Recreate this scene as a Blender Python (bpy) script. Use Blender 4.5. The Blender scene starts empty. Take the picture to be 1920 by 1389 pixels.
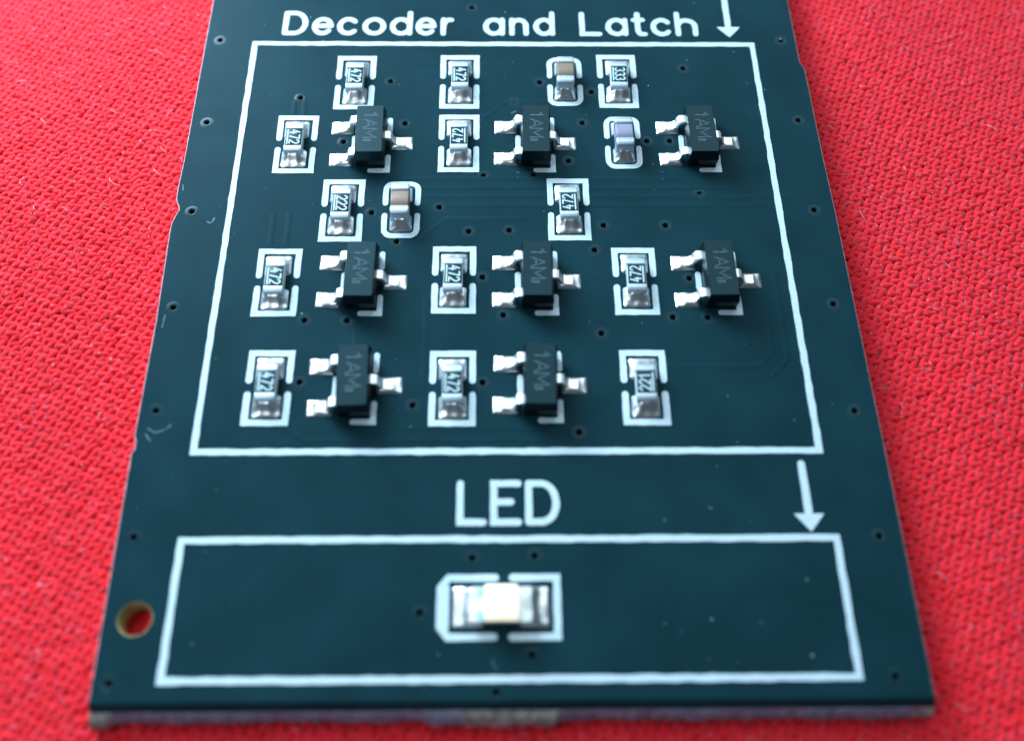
import bpy, bmesh, math, random
import numpy as np
from mathutils import Vector, Euler

# all lengths are millimetres: one Blender unit = 1 mm
random.seed(7)
rng = np.random.default_rng(7)
scn = bpy.context.scene
C = scn.collection
R = math.radians

# ------------------------------------------------------------------ camera
cam_data = bpy.data.cameras.new('camera')
cam = bpy.data.objects.new('camera', cam_data)
C.objects.link(cam)
cam.location = (-0.44725, -27.90599, 37.21343)
cam.rotation_euler = Euler((0.50404, -0.01226, -0.00937), 'XYZ')
cam_data.sensor_fit = 'HORIZONTAL'
cam_data.sensor_width = 360.0                 # scaled up with the millimetre scene
cam_data.lens = 360.0 * 1950.0 / 1920.0
cam_data.clip_start = 0.5
cam_data.clip_end = 5000.0
cam_data.dof.use_dof = True
cam_data.dof.focus_distance = 47.2
cam_data.dof.aperture_fstop = 0.33
scn.camera = cam

# ------------------------------------------------------------------ light
world = bpy.data.worlds.new("World")
scn.world = world
world.use_nodes = True
bg = world.node_tree.nodes['Background']
bg.inputs['Color'].default_value = (0.58, 0.80, 1.0, 1)
bg.inputs['Strength'].default_value = 0.08


def area(name, loc, target, sx, sy, radiance, col):
    d = bpy.data.lights.new(name, 'AREA')
    d.shape = 'RECTANGLE'
    d.size, d.size_y, d.color = sx, sy, col
    d.energy = radiance * math.pi * sx * sy
    o = bpy.data.objects.new(name, d)
    o.location = loc
    o.rotation_euler = (Vector(target) - Vector(loc)).to_track_quat('-Z', 'Y').to_euler()
    C.objects.link(o)
    return o


# a near window behind on the left, a broad pale sheet of sky behind, and a small window low on the left
area('window_light', (-40, 46, 34), (0, -4, 0), 36, 32, 29.5, (0.60, 0.84, 1.0))
area('sky_light', (4, 118, 155), (0, 0, 0), 230, 180, 2.3, (0.68, 0.89, 1.0))
area('side_window_light', (-62, -30, 98), (0, -4, 0), 54, 48, 4.8, (0.74, 0.90, 1.0))

scn.view_settings.view_transform = 'Standard'
scn.view_settings.look = 'None'
scn.view_settings.exposure = 0.0
scn.view_settings.gamma = 1.0

# ------------------------------------------------------------------ materials


def mat(name, col, rough=0.5, metal=0.0, spec=0.5, noise=0.0, nscale=3.0, bump=0.0, bscale=40.0, **kw):
    m = bpy.data.materials.new(name)
    m.use_nodes = True
    nt = m.node_tree
    b = nt.nodes['Principled BSDF']
    b.inputs['Base Color'].default_value = (*col, 1)
    b.inputs['Roughness'].default_value = rough
    b.inputs['Metallic'].default_value = metal
    b.inputs['Specular IOR Level'].default_value = spec
    for k, v in kw.items():
        b.inputs[k.replace('_', ' ')].default_value = v
    tc = nt.nodes.new('ShaderNodeTexCoord')
    if noise:
        n = nt.nodes.new('ShaderNodeTexNoise')
        n.inputs['Scale'].default_value = nscale
        n.inputs['Detail'].default_value = 5
        nt.links.new(tc.outputs['Object'], n.inputs['Vector'])
        r = nt.nodes.new('ShaderNodeValToRGB')
        r.color_ramp.elements[0].position = 0.3
        r.color_ramp.elements[1].position = 0.7
        r.color_ramp.elements[0].color = (*[c * (1 - noise) for c in col], 1)
        r.color_ramp.elements[1].color = (*[min(1, c * (1 + noise)) for c in col], 1)
        nt.links.new(n.outputs['Fac'], r.inputs['Fac'])
        nt.links.new(r.outputs['Color'], b.inputs['Base Color'])
    if bump:
        n = nt.nodes.new('ShaderNodeTexNoise')
        n.inputs['Scale'].default_value = bscale
        n.inputs['Detail'].default_value = 3
        nt.links.new(tc.outputs['Object'], n.inputs['Vector'])
        bp = nt.nodes.new('ShaderNodeBump')
        bp.inputs['Strength'].default_value = bump
        bp.inputs['Distance'].default_value = 0.02
        nt.links.new(n.outputs['Fac'], bp.inputs['Height'])
        nt.links.new(bp.outputs['Normal'], b.inputs['Normal'])
    return m


MASK = mat('dark_teal_solder_mask', (0.0088, 0.037, 0.049), 0.42, spec=0.04, noise=0.14, nscale=0.4, bump=0.08, bscale=5, Specular_Tint=(0.4, 0.8, 1.0, 1))
SILK = mat('white_print_ink', (0.66, 0.80, 0.90), 0.6, spec=0.25, noise=0.08, nscale=7)
FR4 = mat('fibreglass_core', (0.42, 0.34, 0.15), 0.7, noise=0.35, nscale=2.2, bump=0.5, bscale=9)
EDGEM = mat('lit_board_edge', (0.56, 0.50, 0.54), 0.6, noise=0.4, nscale=4)  # pale colour paints the thin lit line along the board's bevel
SNAP = mat('shaded_snapped_weave', (0.20, 0.19, 0.27), 0.8, noise=0.35, nscale=2.0, bump=0.6, bscale=8)  # rough broken weave, with the front edge's shadow put into its darker colour
VIAG = mat('glossy_mask_over_via', (0.0088, 0.037, 0.049), 0.2, spec=0.10)
TAB = mat('snapped_tab', (0.27, 0.25, 0.24), 0.8, noise=0.6, nscale=3.0, bump=0.6, bscale=8)
VIAM = mat('plated_hole_wall', (0.01, 0.02, 0.025), 0.5)
TIN = mat('tinned_solder', (0.95, 0.95, 0.96), 0.36, metal=1.0, noise=0.04, nscale=6, bump=0.8, bscale=3.5)
CAPTIN = mat('matte_tin_plating', (0.56, 0.65, 0.73), 0.55, metal=0.75, noise=0.10, nscale=8, bump=0.4, bscale=10)
LEAD = mat('tinned_lead', (0.98, 0.98, 0.98), 0.40, metal=1.0, bump=0.3, bscale=7)
EPOXY = mat('black_moulding', (0.004, 0.011, 0.014), 0.36, spec=0.36, bump=0.15, bscale=22, Specular_Tint=(0.35, 0.8, 1.0, 1))
COAT = mat('resistor_top_coat', (0.006, 0.030, 0.052), 0.35, spec=0.2, bump=0.1, bscale=18)
ALUMINA = mat('white_ceramic', (0.62, 0.70, 0.74), 0.5)
MARK = mat('resistor_mark_ink', (0.62, 0.80, 0.84), 0.6)
LASER = mat('laser_mark', (0.045, 0.095, 0.12), 0.7, noise=0.6, nscale=10)
BEIGE = mat('beige_ceramic', (0.27, 0.185, 0.135), 0.45, noise=0.08, nscale=5)
LILAC = mat('lilac_ceramic', (0.30, 0.29, 0.42), 0.42, noise=0.06, nscale=5)
PINKISH = mat('pinkish_ceramic', (0.31, 0.20, 0.165), 0.42, noise=0.08, nscale=5)
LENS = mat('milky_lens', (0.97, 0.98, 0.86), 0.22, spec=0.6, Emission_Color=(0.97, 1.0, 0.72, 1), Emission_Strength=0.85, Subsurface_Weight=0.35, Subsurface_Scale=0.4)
LEDBASE = mat('white_substrate', (0.85, 0.90, 0.90), 0.45)
CYAN = mat('cyan_polarity_mark', (0.30, 0.74, 0.78), 0.5)
LINT = mat('pale_lint', (0.80, 0.62, 0.74), 0.7)
DUST = mat('pale_dust', (0.45, 0.55, 0.60), 0.8)
SCRATCH = mat('scuffed_mask', (0.055, 0.12, 0.15), 0.6)


def cloth_mat(name, base, dark):
    m = bpy.data.materials.new(name)
    m.use_nodes = True
    nt = m.node_tree
    b = nt.nodes['Principled BSDF']
    tc = nt.nodes.new('ShaderNodeTexCoord')
    n1 = nt.nodes.new('ShaderNodeTexNoise')
    n1.inputs['Scale'].default_value = 1.6
    n1.inputs['Detail'].default_value = 6
    n1.inputs['Roughness'].default_value = 0.7
    nt.links.new(tc.outputs['Object'], n1.inputs['Vector'])
    r = nt.nodes.new('ShaderNodeValToRGB')
    r.color_ramp.elements[0].position = 0.32
    r.color_ramp.elements[0].color = (*dark, 1)
    r.color_ramp.elements[1].position = 0.62
    r.color_ramp.elements[1].color = (*base, 1)
    nt.links.new(n1.outputs['Fac'], r.inputs['Fac'])
    # stray pale and blue-grey fibres spun into the yarn
    n2 = nt.nodes.new('ShaderNodeTexNoise')
    n2.inputs['Scale'].default_value = 4.5
    n2.inputs['Detail'].default_value = 4
    nt.links.new(tc.outputs['Object'], n2.inputs['Vector'])
    r2 = nt.nodes.new('ShaderNodeValToRGB')
    r2.color_ramp.elements[0].position = 0.60
    r2.color_ramp.elements[0].color = (0, 0, 0, 1)
    r2.color_ramp.elements[1].position = 0.76
    r2.color_ramp.elements[1].color = (1, 1, 1, 1)
    nt.links.new(n2.outputs['Fac'], r2.inputs['Fac'])
    mx = nt.nodes.new('ShaderNodeMix')
    mx.data_type = 'RGBA'
    mul = nt.nodes.new('ShaderNodeMath')
    mul.operation = 'MULTIPLY'
    mul.inputs[1].default_value = 0.55
    nt.links.new(r2.outputs['Color'], mul.inputs[0])
    nt.links.new(mul.outputs[0], mx.inputs[0])
    nt.links.new(r.outputs['Color'], mx.inputs[6])
    mx.inputs[7].default_value = (0.70, 0.20, 0.34, 1)
    nt.links.new(mx.outputs[2], b.inputs['Base Color'])
    b.inputs['Roughness'].default_value = 0.8
    b.inputs['Specular IOR Level'].default_value = 0.15
    b.inputs['Sheen Weight'].default_value = 0.45
    b.inputs['Sheen Roughness'].default_value = 0.5
    b.inputs['Sheen Tint'].default_value = (1.0, 0.45, 0.65, 1)
    n3 = nt.nodes.new('ShaderNodeTexNoise')
    n3.inputs['Scale'].default_value = 16
    nt.links.new(tc.outputs['Object'], n3.inputs['Vector'])
    bp = nt.nodes.new('ShaderNodeBump')
    bp.inputs['Strength'].default_value = 0.5
    bp.inputs['Distance'].default_value = 0.03
    nt.links.new(n3.outputs['Fac'], bp.inputs['Height'])
    nt.links.new(bp.outputs['Normal'], b.inputs['Normal'])
    return m


RED = cloth_mat('red_yarn', (0.96, 0.026, 0.040), (0.86, 0.008, 0.014))
REDBASE = cloth_mat('red_cloth_back', (0.62, 0.010, 0.026), (0.52, 0.006, 0.016))

# ------------------------------------------------------------------ helpers


def link(name, me, parent=None, loc=None, rz=0.0):
    o = bpy.data.objects.new(name, me)
    C.objects.link(o)
    if parent is not None:
        o.parent = parent
    if loc is not None:
        o.location = loc
    o.rotation_euler = (0, 0, rz)
    return o


def mesh(name, verts, faces, mats, smooth=False):
    me = bpy.data.meshes.new(name)
    me.from_pydata([tuple(map(float, v)) for v in verts], [], faces)
    for m in (mats if isinstance(mats, (list, tuple)) else [mats]):
        me.materials.append(m)
    if smooth:
        me.polygons.foreach_set('use_smooth', [True] * len(me.polygons))
    me.update()
    return me


class MB:
    """collects simple shapes into one mesh"""

    def __init__(self):
        self.v, self.f = [], []

    def add(self, v, f):
        k = len(self.v)
        self.v += list(v)
        self.f += [tuple(i + k for i in q) for q in f]

    def build(self, name, m, smooth=False):
        return mesh(name, self.v, self.f, m, smooth)


def resample(pts, closed, step):
    out = []
    n = len(pts)
    for i in range(n if closed else n - 1):
        a, b = np.array(pts[i], float), np.array(pts[(i + 1) % n], float)
        k = max(1, int(np.linalg.norm(b - a) / step))
        for j in range(k):
            out.append(a + (b - a) * j / k)
    if not closed:
        out.append(np.array(pts[-1], float))
    return out


def ribbon(mb, pts, w, z0=0.0, h=0.02, closed=False, step=0.35, jit=0.012, caps=5):
    """a printed line: a raised ribbon with slightly ragged edges and round ends"""
    P = resample(pts, closed, step)
    n = len(P)
    L, Rr = [], []
    for i in range(n):
        a = P[i - 1] if (i or closed) else None
        b = P[(i + 1) % n] if (i < n - 1 or closed) else None
        d1 = None if a is None else (P[i] - a) / (np.linalg.norm(P[i] - a) + 1e-9)
        d2 = None if b is None else (b - P[i]) / (np.linalg.norm(b - P[i]) + 1e-9)
        if d1 is None:
            d1 = d2
        if d2 is None:
            d2 = d1
        n1 = np.array((-d1[1], d1[0]))
        n2 = np.array((-d2[1], d2[0]))
        m = n1 + n2
        m /= (np.linalg.norm(m) + 1e-9)
        s = 1.0 / max(0.5, float(m @ n1))
        L.append(P[i] + m * (w / 2 * s + random.uniform(-jit, jit)))
        Rr.append(P[i] - m * (w / 2 * s + random.uniform(-jit, jit)))
    if closed:
        v = []
        for i in range(n):
            v += [(*L[i], z0 + h), (*Rr[i], z0 + h), (*L[i], z0 - 0.005), (*Rr[i], z0 - 0.005)]
        f = []
        for i in range(n):
            a, b = 4 * i, 4 * ((i + 1) % n)
            f += [(a, a + 1, b + 1, b), (a + 2, a, b, b + 2), (a + 1, a + 3, b + 3, b + 1)]
        mb.add(v, f)
        return
    d0 = P[0] - P[1]
    d0 /= np.linalg.norm(d0)
    d9 = P[-1] - P[-2]
    d9 /= np.linalg.norm(d9)
    v, f = [], []
    for i in range(n):
        v += [(*L[i], z0 + h), (*Rr[i], z0 + h)]
    for i in range(n - 1):
        f.append((2 * i, 2 * i + 1, 2 * i + 3, 2 * i + 2))
    outline = [2 * i for i in range(n)]
    # far cap
    a9 = math.atan2(d9[1], d9[0])
    cap = []
    for k in range(1, caps):
        t = a9 + math.pi / 2 - math.pi * k / caps
        cap.append(len(v))
        v.append((P[-1][0] + math.cos(t) * w / 2, P[-1][1] + math.sin(t) * w / 2, z0 + h))
    f.append(tuple([2 * n - 1] + cap[::-1] + [2 * n - 2]))
    outline += cap + [2 * i + 1 for i in range(n - 1, -1, -1)]
    a0 = math.atan2(d0[1], d0[0])
    cap = []
    for k in range(1, caps):
        t = a0 + math.pi / 2 - math.pi * k / caps
        cap.append(len(v))
        v.append((P[0][0] + math.cos(t) * w / 2, P[0][1] + math.sin(t) * w / 2, z0 + h))
    f.append(tuple([0] + cap[::-1] + [1]))
    outline += cap
    base = len(v)
    for i in outline:
        v.append((v[i][0], v[i][1], z0 - 0.005))
    m = len(outline)
    for i in range(m):
        j = (i + 1) % m
        f.append((outline[i], outline[j], base + j, base + i))
    mb.add(v, f)


def arc(cx, cy, rx, ry, a0, a1, n=14):
    return [(cx + rx * math.cos(R(a0 + (a1 - a0) * i / n)), cy + ry * math.sin(R(a0 + (a1 - a0) * i / n))) for i in range(n + 1)]


# a stroke lettering in unit boxes: x 0..1 across the letter, y 0..1 from baseline to cap height
XH = 0.70
GLYPH = {
    'D': [[(0, 1)] + [(0.45, 1)] + arc(0.45, 0.5, 0.55, 0.5, 80, -80, 12) + [(0.45, 0), (0, 0)], [(0, 0), (0, 1)]],
    'e': [[(0.04, XH * .52), (0.98, XH * .52)], arc(0.5, XH / 2, 0.5, XH / 2, 0, 320, 22)],
    'c': [arc(0.52, XH / 2, 0.52, XH / 2, 42, 318, 18)],
    'o': [arc(0.5, XH / 2, 0.5, XH / 2, 0, 360, 24)],
    'd': [arc(0.5, XH / 2, 0.5, XH / 2, 30, 330, 20), [(1, 1.02), (1, 0)]],
    'r': [[(0, XH), (0, 0)], arc(0.62, XH * .52, 0.60, XH * .46, 165, 75, 8)],
    'a': [arc(0.5, XH / 2, 0.5, XH / 2, 30, 330, 20), [(1, XH), (1, 0)]],
    'n': [[(0, XH), (0, 0)], arc(0.5, XH * .55, 0.5, XH * .43, 165, 0, 12) + [(1, 0)]],
    'h': [[(0, 1.02), (0, 0)], arc(0.5, XH * .55, 0.5, XH * .43, 165, 0, 12) + [(1, 0)]],
    't': [[(0.36, 1.0), (0.36, 0.22)] + arc(0.72, 0.22, 0.36, 0.22, 190, 280, 6) + [(1, 0)], [(0, XH), (0.85, XH)]],
    'L': [[(0, 1), (0, 0), (1, 0)]],
    'E': [[(1, 1), (0, 1), (0, 0), (1, 0)], [(0.02, 0.52), (0.70, 0.52)]],
    '4': [[(0.55, 1), (0.0, 0.34), (1.0, 0.34)], [(0.72, 0.62), (0.72, 0.0)]],
    '7': [[(0, 1), (1, 1), (0.35, 0)]],
    '2': [arc(0.5, 0.70, 0.5, 0.30, 165, -35, 10) + [(0, 0), (1, 0)]],
    '3': [arc(0.45, 0.76, 0.48, 0.24, 150, -80, 9) + arc(0.45, 0.25, 0.53, 0.27, 80, -150, 10)],
    '1': [[(0.1, 0.75), (0.55, 1), (0.55, 0)]],
    'A': [[(0, 0), (0.5, 1), (1, 0)], [(0.2, 0.34), (0.8, 0.34)]],
    'M': [[(0, 0), (0, 1), (0.5, 0.25), (1, 1), (1, 0)]],
    'i': [[(0.2, 0), (0.2, 0.55)], [(0.75, 0.05), (0.75, 0.5)]],
}


def glyph(mb, ch, x0, x1, y0, H, w, z=0.0, h=0.02, tr=None, step=0.3, jit=0.01):
    for k, st in enumerate(GLYPH[ch]):
        pts = [(x0 + (x1 - x0) * px, y0 + H * py) for px, py in st]
        if tr:
            pts = [tr(p) for p in pts]
        closed = len(pts) > 8 and math.dist(pts[0], pts[-1]) < 1e-6
        if closed:
            pts = pts[:-1]
        ribbon(mb, pts, w, z + 0.003 * k, h, closed, step, jit, 5)


def rrect_loop(hw, z0, z1, r, n=5):
    """closed loop of (x, z) with rounded corners"""
    out = []
    for cx, cz, a in ((hw - r, z1 - r, 0), (-hw + r, z1 - r, 90), (-hw + r, z0 + r, 180), (hw - r, z0 + r, 270)):
        for i in range(n + 1):
            t = R(a + 90 * i / n)
            out.append((cx + r * math.cos(t), cz + r * math.sin(t)))
    return out


def loft(name, secs, m, smooth=True, skew=None):
    """secs: (y, half width, z0, z1, corner radius) along y"""
    v, f = [], []
    for k, (y, hw, z0, z1, r) in enumerate(secs):
        for x, z in rrect_loop(hw, z0, z1, r):
            dy = skew(k, x, z) if skew else 0.0
            v.append((x, y + dy, z))
    n = len(v) // len(secs)
    for k in range(len(secs) - 1):
        for i in range(n):
            j = (i + 1) % n
            f.append((k * n + i, k * n + j, (k + 1) * n + j, (k + 1) * n + i))
    f.append(tuple(range(n))[::-1])
    f.append(tuple(range((len(secs) - 1) * n, len(secs) * n)))
    me = mesh(name, v, f, m, smooth)
    bm = bmesh.new()
    bm.from_mesh(me)
    bmesh.ops.recalc_face_normals(bm, faces=bm.faces)
    bm.to_mesh(me)
    bm.free()
    return me


def bevel_box(name, x0, x1, y0, y1, z0, z1, b, m, seg=2, taper=0.0):
    bm = bmesh.new()
    bmesh.ops.create_cube(bm, size=1)
    for v in bm.verts:
        t = taper if v.co.z > 0 else 0.0
        v.co = Vector(((x0 + t) if v.co.x < 0 else (x1 - t), (y0 + t) if v.co.y < 0 else (y1 - t), z0 if v.co.z < 0 else z1))
    bmesh.ops.bevel(bm, geom=list(bm.edges), offset=b, segments=seg, affect='EDGES', profile=0.5)
    me = bpy.data.meshes.new(name)
    for f in bm.faces:
        f.smooth = True
    bm.to_mesh(me)
    bm.free()
    me.materials.append(m)
    return me


def solder_mesh(name, x0, x1, y0, y1, core, top, base, fall, nx=26, ny=26, seed=0, corner=0.12, power=1.7):
    """a solder joint: a pad whose solder climbs as a hollow-sided fillet towards the rectangle core"""
    rr = np.random.default_rng(seed)
    ph = rr.uniform(0, 6.28, 4)
    cx0, cx1, cy0, cy1 = core
    v, f = [], []
    for j in range(ny + 1):
        for i in range(nx + 1):
            u, w = i / nx, j / ny
            x = x0 + (x1 - x0) * u
            y = y0 + (y1 - y0) * w
            # round the corners of the outline
            mx, my = (x0 + x1) / 2, (y0 + y1) / 2
            ex, ey = abs(x - mx) - ((x1 - x0) / 2 - corner), abs(y - my) - ((y1 - y0) / 2 - corner)
            if ex > 0 and ey > 0:
                d = max(ex, ey) / math.hypot(ex, ey)
                x = mx + math.copysign((x1 - x0) / 2 - corner + ex * d, x - mx)
                y = my + math.copysign((y1 - y0) / 2 - corner + ey * d, y - my)
            dx = max(cx0 - x, 0, x - cx1)
            dy = max(cy0 - y, 0, y - cy1)
            dist = math.hypot(dx, dy)
            edge = min(u, 1 - u, w, 1 - w) * 2
            e = min(1.0, edge * 4.0)
            e = e * (2 - e)
            z = base * e + (top - base) * math.exp(-(dist / fall) ** power) * e
            z += 0.016 * e * (math.sin(x * 7 + ph[0]) * math.sin(y * 6 + ph[1]) + 0.6 * math.sin(x * 13 + ph[2]))
            v.append((x, y, max(z, 0.004) if edge > 0 else -0.004))
    for j in range(ny):
        for i in range(nx):
            a = j * (nx + 1) + i
            f.append((a, a + 1, a + nx + 2, a + nx + 1))
    return mesh(name, v, f, TIN, True)


# ------------------------------------------------------------------ the circuit board
board = bpy.data.objects.new('circuit_board', None)
C.objects.link(board)
board['label'] = 'dark teal printed circuit board with white print and soldered parts lying on the red cloth'
board['category'] = 'circuit board'

VIAS = [(-5.481, 8.516), (-9.715, 7.444), (-4.682, 5.851), (-7.487, 4.725), (0.44, 7.195), (1.688, 8.466), (4.159, 7.851), (8.711, 9.395), (13.75, 11.285),
        (-1.625, 13.544), (-14.0, 11.224), (-13.961, 5.901), (13.882, 6.083), (6.606, 4.793), (7.678, 4.795), (3.641, 5.899), (2.906, 3.608), (1.294, 2.794),
        (-0.991, 2.73), (-2.962, 0.938), (-5.966, 0.641), (-4.783, -0.93), (-1.638, -0.384), (0.15, -0.327), (4.337, -0.065), (3.871, -1.391), (7.086, -0.066),
        (8.775, 1.693), (13.846, 0.791), (-13.937, 0.7), (-14.021, -4.336), (-8.461, -4.978), (-6.679, -4.981), (-1.016, -2.814), (-0.133, -4.73), (7.014, -4.848),
        (8.502, -4.851), (7.894, -2.879), (3.958, -5.627), (13.917, -4.194), (-14.0, -9.178), (-8.4, -7.917), (-3.789, -8.972), (-0.995, -7.937), (2.837, -10.178),
        (13.969, -9.269), (-14.0, -14.46), (14.004, -14.557), (-14.0, -19.81), (13.65, -19.757), (-1.34, -15.334), (0.981, -15.264), (-3.23, -17.389), (0.813, -18.927),
        (-0.459, -20.193)]
FRONT = -20.48
OUT = [(-14.72, 26), (-14.715, 3.653), (-14.76, 2.0), (-14.75, 1.45), (-14.66, 1.15), (-14.56, 0.98), (-14.54, 0.80), (-14.66, 0.45), (-14.76, 0.05), (-14.77, -0.4),
       (-14.66, -4.94), (-14.68, -10.32), (-14.60, -10.46), (-14.58, -10.85), (-14.68, -10.99), (-14.66, -13.25), (-14.60, FRONT),
       (14.92, FRONT), (14.885, -10.45), (14.85, -7.48), (14.79, 0.6), (14.72, 3.84), (14.68, 9.30), (14.64, 9.46), (14.53, 9.78), (14.50, 9.92), (14.49, 14.2), (14.45, 26)]
HOLE = (-13.45, -17.54, 0.60)

cu = bpy.data.curves.new('board_outline', 'CURVE')
cu.dimensions = '2D'
cu.fill_mode = 'BOTH'
cu.extrude = 0.465
cu.bevel_depth = 0.035
cu.bevel_resolution = 1
cu.offset = -0.035


def spline(pts):
    s = cu.splines.new('POLY')
    s.points.add(len(pts) - 1)
    for p, q in zip(s.points, pts):
        p.co = (q[0], q[1], 0, 1)
    s.use_cyclic_u = True


spline([tuple(p) for p in resample(OUT, True, 1.5)])
spline([(HOLE[0] + HOLE[2] * math.cos(R(-a * 7.5)), HOLE[1] + HOLE[2] * math.sin(R(-a * 7.5))) for a in range(48)])
for x, y in VIAS:
    spline([(x + 0.125 * math.cos(R(-a * 30)), y + 0.125 * math.sin(R(-a * 30))) for a in range(12)])
co = bpy.data.objects.new('board_outline', cu)
C.objects.link(co)
dg = bpy.context.evaluated_depsgraph_get()
slab = bpy.data.meshes.new_from_object(co.evaluated_get(dg))
bpy.data.objects.remove(co)
slab.materials.clear()
for m in (MASK, FR4, VIAM, EDGEM):
    slab.materials.append(m)
va = np.array(VIAS)
for p in slab.polygons:
    c = p.center
    if abs(p.normal.z) > 0.3 and abs(p.normal.z) < 0.999 or abs(p.normal.z) >= 0.999:
        p.material_index = 0
    else:
        d = np.hypot(va[:, 0] - c.x, va[:, 1] - c.y).min()
        p.material_index = 2 if d < 0.25 else 1
    if abs(p.normal.z) < 0.999:
        d = np.hypot(va[:, 0] - c.x, va[:, 1] - c.y).min()
        if d > 0.25:
            near_hole = math.hypot(c.x - HOLE[0], c.y - HOLE[1]) < 0.8
            p.material_index = 1 if abs(p.normal.z) < 0.3 or near_hole else (0 if c.y < FRONT + 0.1 else 3)
link('board_panel', slab, board, (0, 0, -0.5))

# the front edge: a scored slope, then rough snapped glass fibre with two leftover tabs
xs = np.linspace(-14.585, 14.905, 420)
v, f = [], []
ph = rng.uniform(0, 6.28, 8)
for x in xs:
    n = sum(math.sin(x * (1.7 * k + 1.1) + ph[k]) / (k + 1.5) for k in range(8)) * 0.035
    tab = 0.0
    if x < -13.85:
        tab = 0.20 * min(1, (-13.85 - x) / 0.25)
    if -3.1 < x < 1.75:
        tab = 0.17 * min(1, (x + 3.1) / 0.5, (1.75 - x) / 0.15)
    j = rng.normal(0, 0.018, 6)
    prof = [(FRONT + 0.001, -0.0), (FRONT - 0.05, -0.012), (-20.74 + 0.2 * n, -0.26 + 0.3 * n), (-20.80 - tab * .8 + n, -0.30 + j[0]), (-20.94 - tab + n + j[1], -0.46 + j[2]),
            (-21.04 - tab + n + j[3], -0.66), (-21.02 - tab + n + j[4], -0.84), (-20.9 + n + j[5], -1.0)]
    v += [(x, a, b) for a, b in prof]
K = 8
for i in range(len(xs) - 1):
    for k in range(K - 1):
        a = i * K + k
        f.append((a, a + 1, a + K + 1, a + K))
f.append(tuple(range(K)))
f.append(tuple(range((len(xs) - 1) * K, len(xs) * K))[::-1])
me = mesh('front_edge', v, f, [MASK, SNAP, TAB])
for i, p in enumerate(me.polygons):
    x = p.center.x
    p.material_index = 0 if (i % (K - 1)) < 2 and i < (len(xs) - 1) * (K - 1) else (2 if x < -13.8 or -1.6 < x < 1.72 or x > 14.2 else 1)
link('snapped_front_edge', me, board)

# faint rings round the vias and copper tracks under the mask


def ring_mesh():
    prof = [(0.118, -0.03), (0.130, 0.004), (0.155, 0.010), (0.21, 0.009), (0.27, 0.004), (0.34, -0.002)]
    v, f = [], []
    n = 20
    for r_, z in prof:
        v += [(r_ * math.cos(2 * math.pi * i / n), r_ * math.sin(2 * math.pi * i / n), z) for i in range(n)]
    for k in range(len(prof) - 1):
        for i in range(n):
            j = (i + 1) % n
            f.append((k * n + i, (k + 1) * n + i, (k + 1) * n + j, k * n + j))
    return mesh('via', v, f, VIAG, True)


rm = ring_mesh()
for x, y in VIAS:
    link('via', rm, board, (x, y, 0))

TRACKS = [
    [(-9.95, 7.3), (-9.95, 5.9)], [(-9.48, 7.3), (-9.48, 5.9)],
    [(-4.4, 9.6), (1.5, 9.6), (2.3, 8.9)], [(-1.0, 6.2), (0.1, 7.2), (1.9, 7.2)],
    [(-7.6, 2.55), (8.7, 2.55), (9.1, 2.2)], [(-4.0, 2.05), (10.2, 2.05)], [(-4.0, 1.55), (13.0, 1.55)], [(-2.6, 1.05), (11.8, 1.05), (13.0, 0.2)],
    [(-10.3, 0.6), (-10.3, -1.1)], [(-9.6, 0.6), (-9.6, -1.1)],
    [(-3.9, -0.9), (-2.7, 0.3), (0.9, 0.3)], [(-6.3, -5.4), (-6.3, -6.6), (-5.9, -7.0)],
    [(11.0, -4.6), (11.0, -6.6), (10.4, -7.2), (7.2, -7.2)], [(11.6, -2.6), (11.6, -6.9), (10.8, -7.7)],
    [(-8.6, -10.1), (-8.0, -10.5), (2.2, -10.5)], [(-4.2, -10.0), (2.6, -10.0)],
    [(3.6, -2.6), (4.6, -3.6), (4.6, -5.2)], [(-3.4, -3.7), (-3.4, -8.4)], [(-1.8, -15.6), (-1.8, -16.0)], [(0.5, -15.5), (0.5, -15.95)],
]
for tr in TRACKS:
    P = resample(tr, False, 3.0)
    v, f = [], []
    for i, p in enumerate(P):
        d = (P[min(i + 1, len(P) - 1)] - P[max(i - 1, 0)])
        d /= np.linalg.norm(d)
        nn = np.array((-d[1], d[0]))
        for s, z in ((-0.15, -0.002), (-0.10, 0.008), (0.10, 0.008), (0.15, -0.002)):
            q = p + nn * s
            v.append((q[0], q[1], z))
    for i in range(len(P) - 1):
        for k in range(3):
            a = 4 * i + k
            f.append((a, a + 1, a + 5, a + 4))
    link('copper_track', mesh('copper_track', v, f, MASK, True), board)

# print: frames, arrows, headings
LW = 0.265
for name, x0, x1, y0, y1, lab in (('printed_frame', -12.27, 12.27, -11.0, 11.0, 'large white printed frame round the small parts'),
                                  ('printed_frame', -12.21, 12.36, -19.75, -14.6, 'long white printed frame round the single light')):
    mb = MB()
    ribbon(mb, [(x0, y1), (x1, y1), (x1, y0), (x0, y0)], LW, 0, 0.02, True, 0.40, 0.020)
    o = link(name, mb.build(name, SILK), board)
    o['label'] = lab


def arrow(x, ytop, yhead, ytip, x1=None):
    mb = MB()
    x1 = x if x1 is None else x1
    ribbon(mb, [(x, ytop), (x1, yhead + 0.05)], 0.29, 0, 0.02, False, 0.4)
    hw = 0.42
    ribbon(mb, [(x1 - hw, yhead - 0.1), (x1 + hw, yhead - 0.1), (x1, ytip + 0.13)], 0.17, 0.004, 0.02, True, 0.3, 0.006)
    v = [(x1 - hw, yhead - 0.1, 0.022), (x1, ytip + 0.13, 0.022), (x1 + hw, yhead - 0.1, 0.022)]
    mb.add(v, [(0, 1, 2)])
    return link('printed_arrow', mb.build('printed_arrow', SILK), board)


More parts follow.
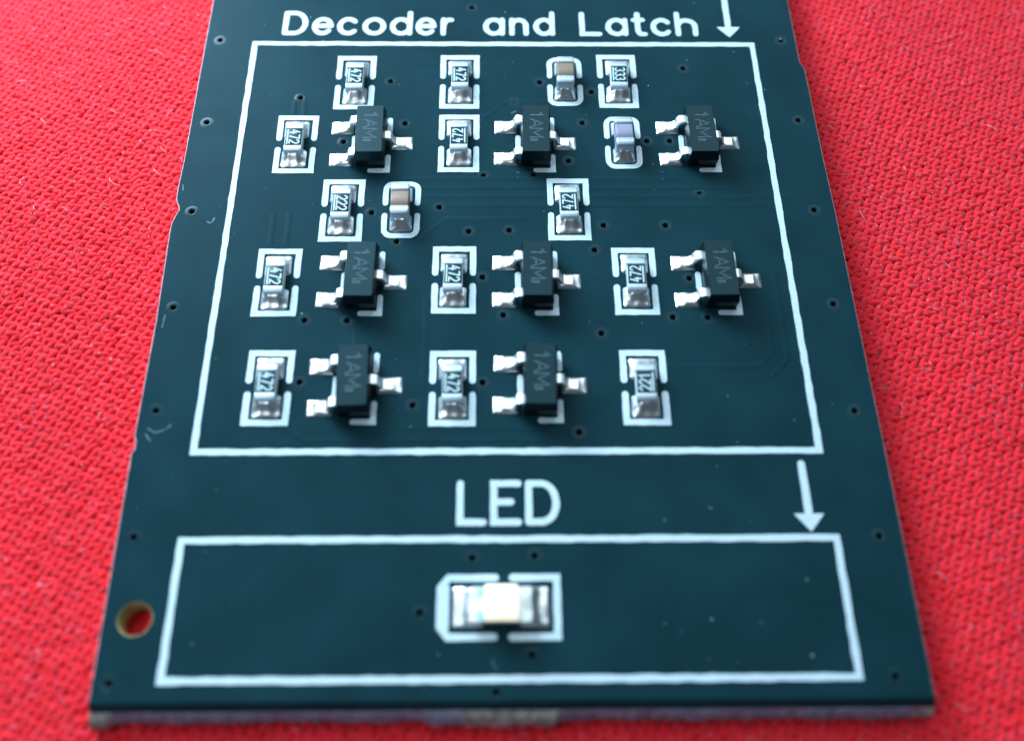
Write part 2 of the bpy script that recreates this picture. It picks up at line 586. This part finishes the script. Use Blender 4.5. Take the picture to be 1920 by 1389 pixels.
arrow(11.22, 17.0, 12.22, 11.50)['label'] = 'white printed arrow beside the two word heading'
arrow(11.46, -11.58, -13.62, -14.36)['label'] = 'white printed arrow beside the three letter heading'

HD = [('D', 533, 580), ('e', 587, 628), ('c', 634, 675), ('o', 681, 726), ('d', 732, 775), ('e', 780, 820), ('r', 827, 857), ('a', 906, 947.5), ('n', 955, 992), ('d', 1000, 1041),
      ('L', 1086, 1129), ('a', 1135, 1178), ('t', 1184, 1214), ('c', 1220, 1261), ('h', 1266, 1309)]


def letter(ch, x0, x1, y0, H, w):
    mb = MB()
    glyph(mb, ch, x0, x1, y0, H, w)
    o = link('printed_letter', mb.build('printed_letter', SILK), board)
    o['label'] = 'white printed letter ' + ch


for ch, a, b in HD:
    s = 20.72 / (1309 - 533)
    letter(ch, -11.03 + (a - 533) * s + 0.145, -11.03 + (b - 533) * s - 0.145, 11.70, 1.40, 0.27)
for ch, a, b in (('L', -1.985, -0.805), ('E', -0.70, 0.535), ('D', 0.635, 1.985)):
    letter(ch, a + 0.15, b - 0.15, -13.93, 1.57, 0.275)

# ------------------------------------------------------------------ resistors
res_body = bevel_box('resistor', -0.40, 0.40, -0.78, 0.78, 0.03, 0.45, 0.02, ALUMINA)
coat = bevel_box('top_coat', -0.37, 0.37, -0.50, 0.50, 0.44, 0.475, 0.012, COAT)
cap_me = []
for s in (1, -1):
    secs = [(s * 0.815, 0.385, 0.03, 0.45, 0.05), (s * 0.80, 0.41, 0.015, 0.475, 0.05), (s * 0.55, 0.412, 0.012, 0.482, 0.04), (s * 0.50, 0.408, 0.02, 0.472, 0.04)]
    if s > 0:
        secs = secs[::-1]
    cap_me.append(loft('end_cap', secs, CAPTIN))
res_joint = [[solder_mesh('solder_joint', -0.575, 0.575, -1.37, -0.36, (-0.17, 0.17, -0.84, 0), 0.37, 0.05, 0.25, seed=k) for k in range(4)],
             [solder_mesh('solder_joint', -0.575, 0.575, 0.36, 1.37, (-0.17, 0.17, 0, 0.84), 0.34, 0.05, 0.25, seed=k + 9) for k in range(4)]]


def res_mark(text, flip):
    mb = MB()
    tr = (lambda p: (-p[1], p[0])) if flip else (lambda p: (p[1], -p[0]))
    pitch = 0.285
    x = -pitch * 1.5
    for ch in text:
        glyph(mb, ch, x + 0.045, x + pitch - 0.045, -0.17, 0.44, 0.062, 0.476, 0.006, tr, 0.12, 0.002)
        x += pitch
    ribbon(mb, [tr((-0.41, -0.275)), tr((0.41, -0.275))], 0.06, 0.476, 0.006, False, 0.2, 0.003)
    return mb.build('marking', MARK)


def outline_part(pts, w, loc, step=0.3, jit=0.012, z0=0.0):
    mb = MB()
    ribbon(mb, pts, w, z0, 0.02, False, step, jit)
    return link('printed_outline', mb.build('printed_outline', SILK), board, loc)


def res_outline(rounded, x, y):
    for s in (1, -1):
        if rounded:
            w, h, c = 0.72, 1.44, 0.33
            top = arc(w - c, s * (h - c), c, c, 0, 90 * s, 5) + arc(-w + c, s * (h - c), c, c, 90 * s, 180 * s, 5)
            outline_part([(w, s * 0.33)] + top + [(-w, s * 0.33)], 0.25, (x, y, 0))
        else:
            w, h = 0.81, 1.585
            outline_part([(w, s * 0.32), (w, s * h), (-w, s * h), (-w, s * 0.32)], 0.27, (x, y, 0))


RES = [(-7.185, 8.435, '472', 0), (-2.169, 8.492, '472', 0), (5.439, 8.546, '333', 0), (-9.685, 4.585, '472', 0), (-2.152, 4.656, '472', 1), (-7.284, 0.778, '222', 0),
       (2.817, 0.84, '472', 1), (-9.796, -3.054, '472', 0), (-2.248, -2.93, '472', 0), (5.537, -3.009, '472', 1), (-9.643, -8.15, '472', 0), (-2.215, -8.187, '472', 0),
       (5.572, -8.168, '221', 1)]
marks = {}
for i, (x, y, t, fl) in enumerate(RES):
    rz = R(random.uniform(-1.6, 1.6))
    res_outline(False, x, y)
    r_ = link('resistor', res_body, board, (x + random.uniform(-.04, .04), y + random.uniform(-.03, .03), 0.03), rz)
    if t != '472':
        r_['label'] = 'resistor marked ' + t
    if (t, fl) not in marks:
        marks[(t, fl)] = res_mark(t, fl)
    for k in (0, 1):
        link('end_cap', cap_me[k], r_, (0, 0, 0))
        link('solder_joint', res_joint[k][i % 4], r_, (0, 0, -0.03))
    link('top_coat', coat, r_, (0, 0, 0))
    link('marking', marks[(t, fl)], r_, (0, 0, 0))

# ------------------------------------------------------------------ capacitors


def cap_end(s):
    def skew(k, x, z):
        return -s * 0.07 * (1 - (x / 0.42) ** 2) if k == (3 if s < 0 else 0) else 0
    secs = [(s * 0.84, 0.35, 0.04, 0.74, 0.10), (s * 0.81, 0.405, 0.01, 0.80, 0.10), (s * 0.60, 0.425, 0.0, 0.82, 0.08), (s * 0.44, 0.415, 0.01, 0.806, 0.07)]
    if s > 0:
        secs = secs[::-1]
    return loft('end_cap', secs, CAPTIN, True, skew)


ce = [cap_end(1), cap_end(-1)]
cj = [solder_mesh('solder_joint', -0.50, 0.50, -1.22, -0.36, (-0.18, 0.18, -0.84, 0), 0.46, 0.05, 0.22, seed=31),
      solder_mesh('solder_joint', -0.50, 0.50, 0.36, 1.22, (-0.18, 0.18, 0, 0.84), 0.46, 0.05, 0.22, seed=32)]
CAPS = [(2.894, 8.516, BEIGE, 'beige ceramic capacitor'), (5.474, 4.707, LILAC, 'lilac grey ceramic capacitor'), (-4.665, 0.818, PINKISH, 'pinkish beige ceramic capacitor')]
for x, y, m, lab in CAPS:
    body = loft('capacitor', [(-0.74, 0.40, 0.01, 0.79, 0.06), (0.74, 0.40, 0.01, 0.79, 0.06)], m)
    res_outline(True, x, y)
    c_ = link('capacitor', body, board, (x, y, 0.03), R(random.uniform(-1.5, 1.5)))
    c_['label'] = lab
    for k in (0, 1):
        link('end_cap', ce[k], c_, (0, 0, 0))
        link('solder_joint', cj[k], c_, (0, 0, -0.03))

# ------------------------------------------------------------------ transistors


def sot_body():
    secs = [(0.08, 1.30, 2.78), (0.52, 1.38, 2.92), (0.60, 1.38, 2.92), (1.02, 1.22, 2.76), (1.05, 1.18, 2.72)]
    v, f = [], []
    for z, w, l in secs:
        b = 0.04
        hw, hl = w / 2, l / 2
        v += [(hw, -hl + b, z), (hw, hl - b, z), (hw - b, hl, z), (-hw + b, hl, z), (-hw, hl - b, z), (-hw, -hl + b, z), (-hw + b, -hl, z), (hw - b, -hl, z)]
    n = 8
    for k in range(len(secs) - 1):
        for i in range(n):
            j = (i + 1) % n
            f.append((k * n + i, k * n + j, (k + 1) * n + j, (k + 1) * n + i))
    f.append(tuple(range(n))[::-1])
    f.append(tuple(range((len(secs) - 1) * n, len(secs) * n)))
    return mesh('transistor', v, f, EPOXY)


def gull_lead(s):
    """s=-1 leaves to the left, +1 to the right; origin at the lead's row"""
    top = [(0.60, 0.60), (0.80, 0.60), (0.92, 0.56), (1.00, 0.44), (1.06, 0.24), (1.16, 0.15), (1.30, 0.13), (1.52, 0.13)]
    bot = [(0.60, 0.47), (0.78, 0.47), (0.84, 0.44), (0.90, 0.34), (0.96, 0.14), (1.08, 0.04), (1.28, 0.02), (1.52, 0.02)]
    v, f = [], []
    n = len(top)
    for hw, e in ((-0.22, 1), (-0.20, 0), (0.20, 0), (0.22, 1)):
        for (a, b), (c, d) in zip(top, bot):
            zt = b - (0.02 if e else 0)
            v += [(s * a, hw, zt), (s * c, hw, d)]
    L_ = 2 * n
    for k in range(3):
        for i in range(n - 1):
            a = k * L_ + 2 * i
            b = a + L_
            f += [(a, a + 2, b + 2, b), (a + 1, b + 1, b + 3, a + 3)]
        a = k * L_ + 2 * (n - 1)
        f.append((a, a + 1, a + L_ + 1, a + L_))
    for k in (0, 3):
        for i in range(n - 1):
            a = k * L_ + 2 * i
            f.append((a, a + 1, a + 3, a + 2))
    me = mesh('lead', v, f, LEAD)
    bm = bmesh.new()
    bm.from_mesh(me)
    bmesh.ops.recalc_face_normals(bm, faces=bm.faces)
    bm.to_mesh(me)
    bm.free()
    return me


def sot_mark():
    mb = MB()
    tr = lambda p: (p[1], -p[0])
    x = -0.97
    for ch, w, dw in (('1', 0.34, 0.44), ('A', 0.48, 0.56), ('M', 0.52, 0.62), ('i', 0.13, 0.2)):
        glyph(mb, ch, x, x + w, -0.26, 0.60, 0.065, 1.051, 0.004, tr, 0.15, 0.004)
        x += dw
    return mb.build('marking', LASER)


def sot_outline(x, y):
    outline_part([(0.0, -1.60), (0.80, -1.60), (0.80, -0.78)], 0.24, (x, y, 0))
    outline_part([(0.80, 0.72), (0.80, 1.45)], 0.24, (x, y, 0))
    outline_part([(-0.80, -0.36), (-0.80, 0.36)], 0.24, (x, y, 0))


sb, sl, sr, sm = sot_body(), gull_lead(-1), gull_lead(1), sot_mark()
sj = {}
for s in (-1, 1):
    x0, x1 = sorted((s * 0.86, s * 1.90))
    c0, c1 = sorted((s * 0.95, s * 1.52))
    sj[s] = [solder_mesh('solder_joint', x0, x1, -0.38, 0.38, (c0, c1, -0.22, 0.22), 0.15, 0.055, 0.11, seed=50 + k + 5 * s, corner=0.05, power=1.25) for k in range(3)]
TRS = [(-6.188, 4.62), (1.392, 4.649), (9.005, 4.668), (-6.158, -3.045), (1.30, -3.029), (9.065, -3.021), (-6.145, -8.11), (1.331, -8.06)]
k = 0
for x, y in TRS:
    sot_outline(x, y)
    t_ = link('transistor', sb, board, (x, y, 0), R(random.uniform(-1.4, 1.4)))
    for s, dy, me in ((-1, 0.95, sl), (-1, -0.95, sl), (1, 0, sr)):
        link('lead', me, t_, (0, dy, 0.03))
        link('solder_joint', sj[s][k % 3], t_, (0, dy, 0))
        k += 1
    link('marking', sm, t_, (0, 0, 0))

# ------------------------------------------------------------------ the light-emitting diode
ox, oy = -0.28, -17.18
outline_part([(-0.22, 1.09), (-1.92, 1.09), (-2.22, 0.72), (-2.22, -0.72), (-1.92, -1.09), (-0.27, -1.09)], 0.27, (ox, oy, 0))['label'] = 'outline half with two cut corners'
outline_part([(0.42, 1.09), (2.04, 1.09), (2.04, -1.09), (0.38, -1.09)], 0.27, (ox, oy, 0))
outline_part([(-2.04, 0.72), (-2.04, -0.72)], 0.30, (ox, oy, 0), z0=0.003)
led = link('light_emitting_diode', bevel_box('light_emitting_diode', -1.06, 1.06, -0.63, 0.63, 0.05, 0.36, 0.015, LEDBASE), board, (ox, oy, 0.01))
led['label'] = 'small white light with a bright milky lens'
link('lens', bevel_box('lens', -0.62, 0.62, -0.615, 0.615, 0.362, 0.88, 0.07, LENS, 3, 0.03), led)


def castellated(s):
    """plated end plate of the substrate with a half-round notch in its outer edge"""
    v, f = [], []
    out = [(s * 0.72, -0.64), (s * 1.075, -0.64)]
    out += [(s * (1.075 - 0.28 * math.cos(R(a))), 0.28 * math.sin(R(a))) for a in range(-90, 91, 15)]
    out += [(s * 1.075, 0.64), (s * 0.72, 0.64)]
    n = len(out)
    for z in (0.03, 0.385):
        v += [(a, b, z) for a, b in out]
    for i in range(n):
        j = (i + 1) % n
        f.append((i, j, n + j, n + i))
    f += [tuple(range(n))[::-1], tuple(range(n, 2 * n))]
    me = mesh('end_plate', v, f, LEAD)
    bm = bmesh.new()
    bm.from_mesh(me)
    bmesh.ops.recalc_face_normals(bm, faces=bm.faces)
    bm.to_mesh(me)
    bm.free()
    return me


for s in (-1, 1):
    link('end_plate', castellated(s), led)
    a, b = sorted((s * 0.62, s * 1.76))
    c, d = sorted((s * 0.6, s * 1.06))
    link('solder_joint', solder_mesh('solder_joint', a, b, -0.76, 0.76, (c, d, -0.60, 0.60), 0.27, 0.05, 0.26, seed=80 + s), led, (0, 0, -0.01))
for q in (-1, 1):
    link('polarity_mark', bevel_box('polarity_mark', -0.86, -0.60, q * 0.42 - 0.15, q * 0.42 + 0.15, 0.37, 0.40, 0.006, CYAN), led)

# scuffs in the mask near the left edge and below the light
mb = MB()
for pts in ([(-13.2, 0.15), (-13.05, 0.05), (-12.95, 0.15), (-12.9, 0.35)], [(-14.2, -9.95), (-13.9, -10.15), (-13.5, -10.0), (-13.3, -9.8)], [(-14.25, -10.2), (-14.0, -10.5)],
            [(-14.3, -4.7), (-14.35, -5.3)], [(-0.62, -19.1), (-0.45, -19.42)], [(-14.55, 2.2), (-14.5, 1.9)], [(0.3, 6.5), (0.5, 6.62)]):
    ribbon(mb, pts, 0.05, 0, 0.006, False, 0.12, 0.02, 3)
link('scuff_mark', mb.build('scuff_mark', SCRATCH), board)

# loose dust on the board
v, f = [], []
for i in range(95):
    x, y = random.uniform(-14.3, 14.2), random.uniform(-20.3, 14)
    s = random.choice((0.018, 0.02, 0.025, 0.03, 0.04))
    k = len(v)
    v += [(x + s * random.uniform(.6, 1.5), y, 0.012), (x, y + s * random.uniform(.6, 1.5), 0.012), (x - s * random.uniform(.6, 1.5), y, 0.012),
          (x, y - s * random.uniform(.6, 1.5), 0.012), (x, y, 0.012 + s), (x, y, 0.0)]
    f += [(k, k + 1, k + 4), (k + 1, k + 2, k + 4), (k + 2, k + 3, k + 4), (k + 3, k, k + 4), (k + 1, k, k + 5), (k + 2, k + 1, k + 5), (k + 3, k + 2, k + 5), (k, k + 3, k + 5)]
d_ = link('dust', mesh('dust', v, f, DUST), None)
d_['kind'] = 'stuff'
d_['label'] = 'fine pale dust specks scattered over the dark board'

# ------------------------------------------------------------------ the knitted cloth
ZC = -1.10                                     # height of the cloth under the board


def cloth_z(x, y):
    out = np.maximum(np.abs(x) - 14.7, 0) + np.maximum(-20.9 - y, 0)
    k = np.clip(out / 4.0, 0, 1)
    return ZC + k * (0.22 * np.sin(x * 0.21 + 0.6) * np.sin(y * 0.17 + 1.0) + 0.12 * np.sin(x * 0.5 + y * 0.37)) + 0.10 * k


gx, gy = np.meshgrid(np.linspace(-95, 95, 191), np.linspace(-70, 90, 161))
gz = cloth_z(gx, gy) - 0.16
v = np.stack([gx.ravel(), gy.ravel(), gz.ravel()], 1)
f = [(j * 191 + i, j * 191 + i + 1, (j + 1) * 191 + i + 1, (j + 1) * 191 + i) for j in range(160) for i in range(190)]
cloth = link('cloth', mesh('cloth', v, f, REDBASE, True), None)
cloth['label'] = 'bright red knitted cloth spread flat under the circuit board'
cloth['category'] = 'cloth'

ANG = R(25)
ROWP, STP = 0.255, 0.48
eu = np.array((math.cos(ANG), math.sin(ANG)))
ev = np.array((-math.sin(ANG), math.cos(ANG)))
ii, jj = np.meshgrid(np.arange(-130, 131), np.arange(-180, 181))
ii, jj = ii.ravel(), jj.ravel()
cu_ = (ii + 0.12 * (jj // 2)) * STP + rng.normal(0, 0.022, len(ii))
cv_ = jj * ROWP + rng.normal(0, 0.012, len(ii))
cx = cu_ * eu[0] + cv_ * ev[0]
cy = cu_ * eu[1] + cv_ * ev[1]
keep = (np.abs(cx) < 34) & (cy > -27) & (cy < 22)
inside = (np.abs(cx) < 13.9) & (cy > -20.2) & (np.hypot(cx - HOLE[0], cy - HOLE[1]) > 1.4)
keep &= ~inside
cx, cy, jj = cx[keep], cy[keep], jj[keep]
N = len(cx)
S, M_ = 7, 7
t = np.linspace(-1, 1, S)
tilt = np.where(jj % 2 == 0, R(16), R(-9)) + rng.normal(0, R(4), N)
half = 0.35 * rng.uniform(0.92, 1.1, N)
rad = 0.140 * rng.uniform(0.88, 1.12, N)
du = t[None, :] * half[:, None]
ta = np.tan(tilt)[:, None]
dv = du * ta + 0.05 * np.sin(t * 3.0)[None, :] * np.sign(ta)
dz = 0.045 - 0.10 * (t[None, :] ** 2) + rng.normal(0, 0.014, N)[:, None]
px = cx[:, None] + du * eu[0] + dv * ev[0]
py = cy[:, None] + du * eu[1] + dv * ev[1]
pz = cloth_z(px, py) - 0.10 + dz
rr = rad[:, None] * (1 - 0.45 * np.abs(t[None, :]) ** 2.5)
ang = np.linspace(0, 2 * math.pi, M_, endpoint=False)
dirv = ev[None, None, :] * np.cos(tilt)[:, None, None] - eu[None, None, :] * np.sin(tilt)[:, None, None]
ca, sa = np.cos(ang), np.sin(ang)
V = np.zeros((N, S, M_, 3), np.float32)
V[..., 0] = px[:, :, None] + rr[:, :, None] * ca * dirv[:, :, 0:1] * 1.08
V[..., 1] = py[:, :, None] + rr[:, :, None] * ca * dirv[:, :, 1:2] * 1.08
V[..., 2] = pz[:, :, None] + rr[:, :, None] * sa * 0.82
q = []
for s in range(S - 1):
    for a in range(M_):
        b = (a + 1) % M_
        q.append((s * M_ + a, s * M_ + b, (s + 1) * M_ + b, (s + 1) * M_ + a))
q = np.array(q)[:, ::-1]
F = (q[None] + (np.arange(N) * S * M_)[:, None, None]).reshape(-1, 4)


def big_mesh(name, V, F, m):
    me = bpy.data.meshes.new(name)
    V = np.ascontiguousarray(V.reshape(-1, 3), np.float32)
    nv, nf = len(V), len(F)
    me.vertices.add(nv)
    me.vertices.foreach_set('co', V.ravel())
    me.loops.add(nf * 4)
    me.loops.foreach_set('vertex_index', np.ascontiguousarray(F, np.int32).ravel())
    me.polygons.add(nf)
    me.polygons.foreach_set('loop_start', np.arange(0, nf * 4, 4, dtype=np.int32))
    me.polygons.foreach_set('use_smooth', np.ones(nf, bool))
    me.materials.append(m)
    me.update(calc_edges=True)
    me.validate()
    return me


st = link('stitch', big_mesh('stitch', V, F, RED), cloth)
st['kind'] = 'stuff'


def fibres(name, n, lmin, lmax, r0, m, lift, seed, xr=(-33, 33), yr=(-26, 21)):
    g = np.random.default_rng(seed)
    Vs = []
    x = g.uniform(*xr, n)
    y = g.uniform(*yr, n)
    ok = ~((np.abs(x) < 15.2) & (y > -21.5))
    x, y = x[ok], y[ok]
    n = len(x)
    S2 = 7
    a = g.uniform(0, 6.28, n)
    L = g.uniform(lmin, lmax, n)
    curl = g.normal(0, 1.6, n)
    px, py = np.zeros((n, S2)), np.zeros((n, S2))
    px[:, 0], py[:, 0] = x, y
    for k in range(1, S2):
        aa = a + curl * k / S2
        px[:, k] = px[:, k - 1] + np.cos(aa) * L / S2
        py[:, k] = py[:, k - 1] + np.sin(aa) * L / S2
    pz = cloth_z(px, py) + 0.06 + np.sin(np.linspace(0, math.pi, S2))[None, :] * (lift * g.uniform(0.1, 1, n))[:, None]
    V2 = np.zeros((n, S2, 3, 3), np.float32)
    for k in range(3):
        an = k * 2.094
        V2[:, :, k, 0] = px + r0 * math.cos(an)
        V2[:, :, k, 1] = py + r0 * math.cos(an) * 0.5 + r0 * math.sin(an) * 0.5
        V2[:, :, k, 2] = pz + r0 * math.sin(an)
    q = np.array([(s * 3 + k, s * 3 + (k + 1) % 3, (s + 1) * 3 + (k + 1) % 3, (s + 1) * 3 + k) for s in range(S2 - 1) for k in range(3)])
    F2 = (q[None] + (np.arange(n) * S2 * 3)[:, None, None]).reshape(-1, 4)
    o = link(name, big_mesh(name, V2, F2, m), cloth)
    o['kind'] = 'stuff'


FUZZ = mat('pink_fuzz', (0.80, 0.16, 0.26), 0.8)
fibres('fuzz', 26000, 0.3, 0.8, 0.0055, FUZZ, 0.20, 3)
fibres('lint', 380, 0.2, 0.9, 0.013, LINT, 0.12, 4)
fibres('lint_speck', 1500, 0.03, 0.12, 0.022, LINT, 0.04, 5)
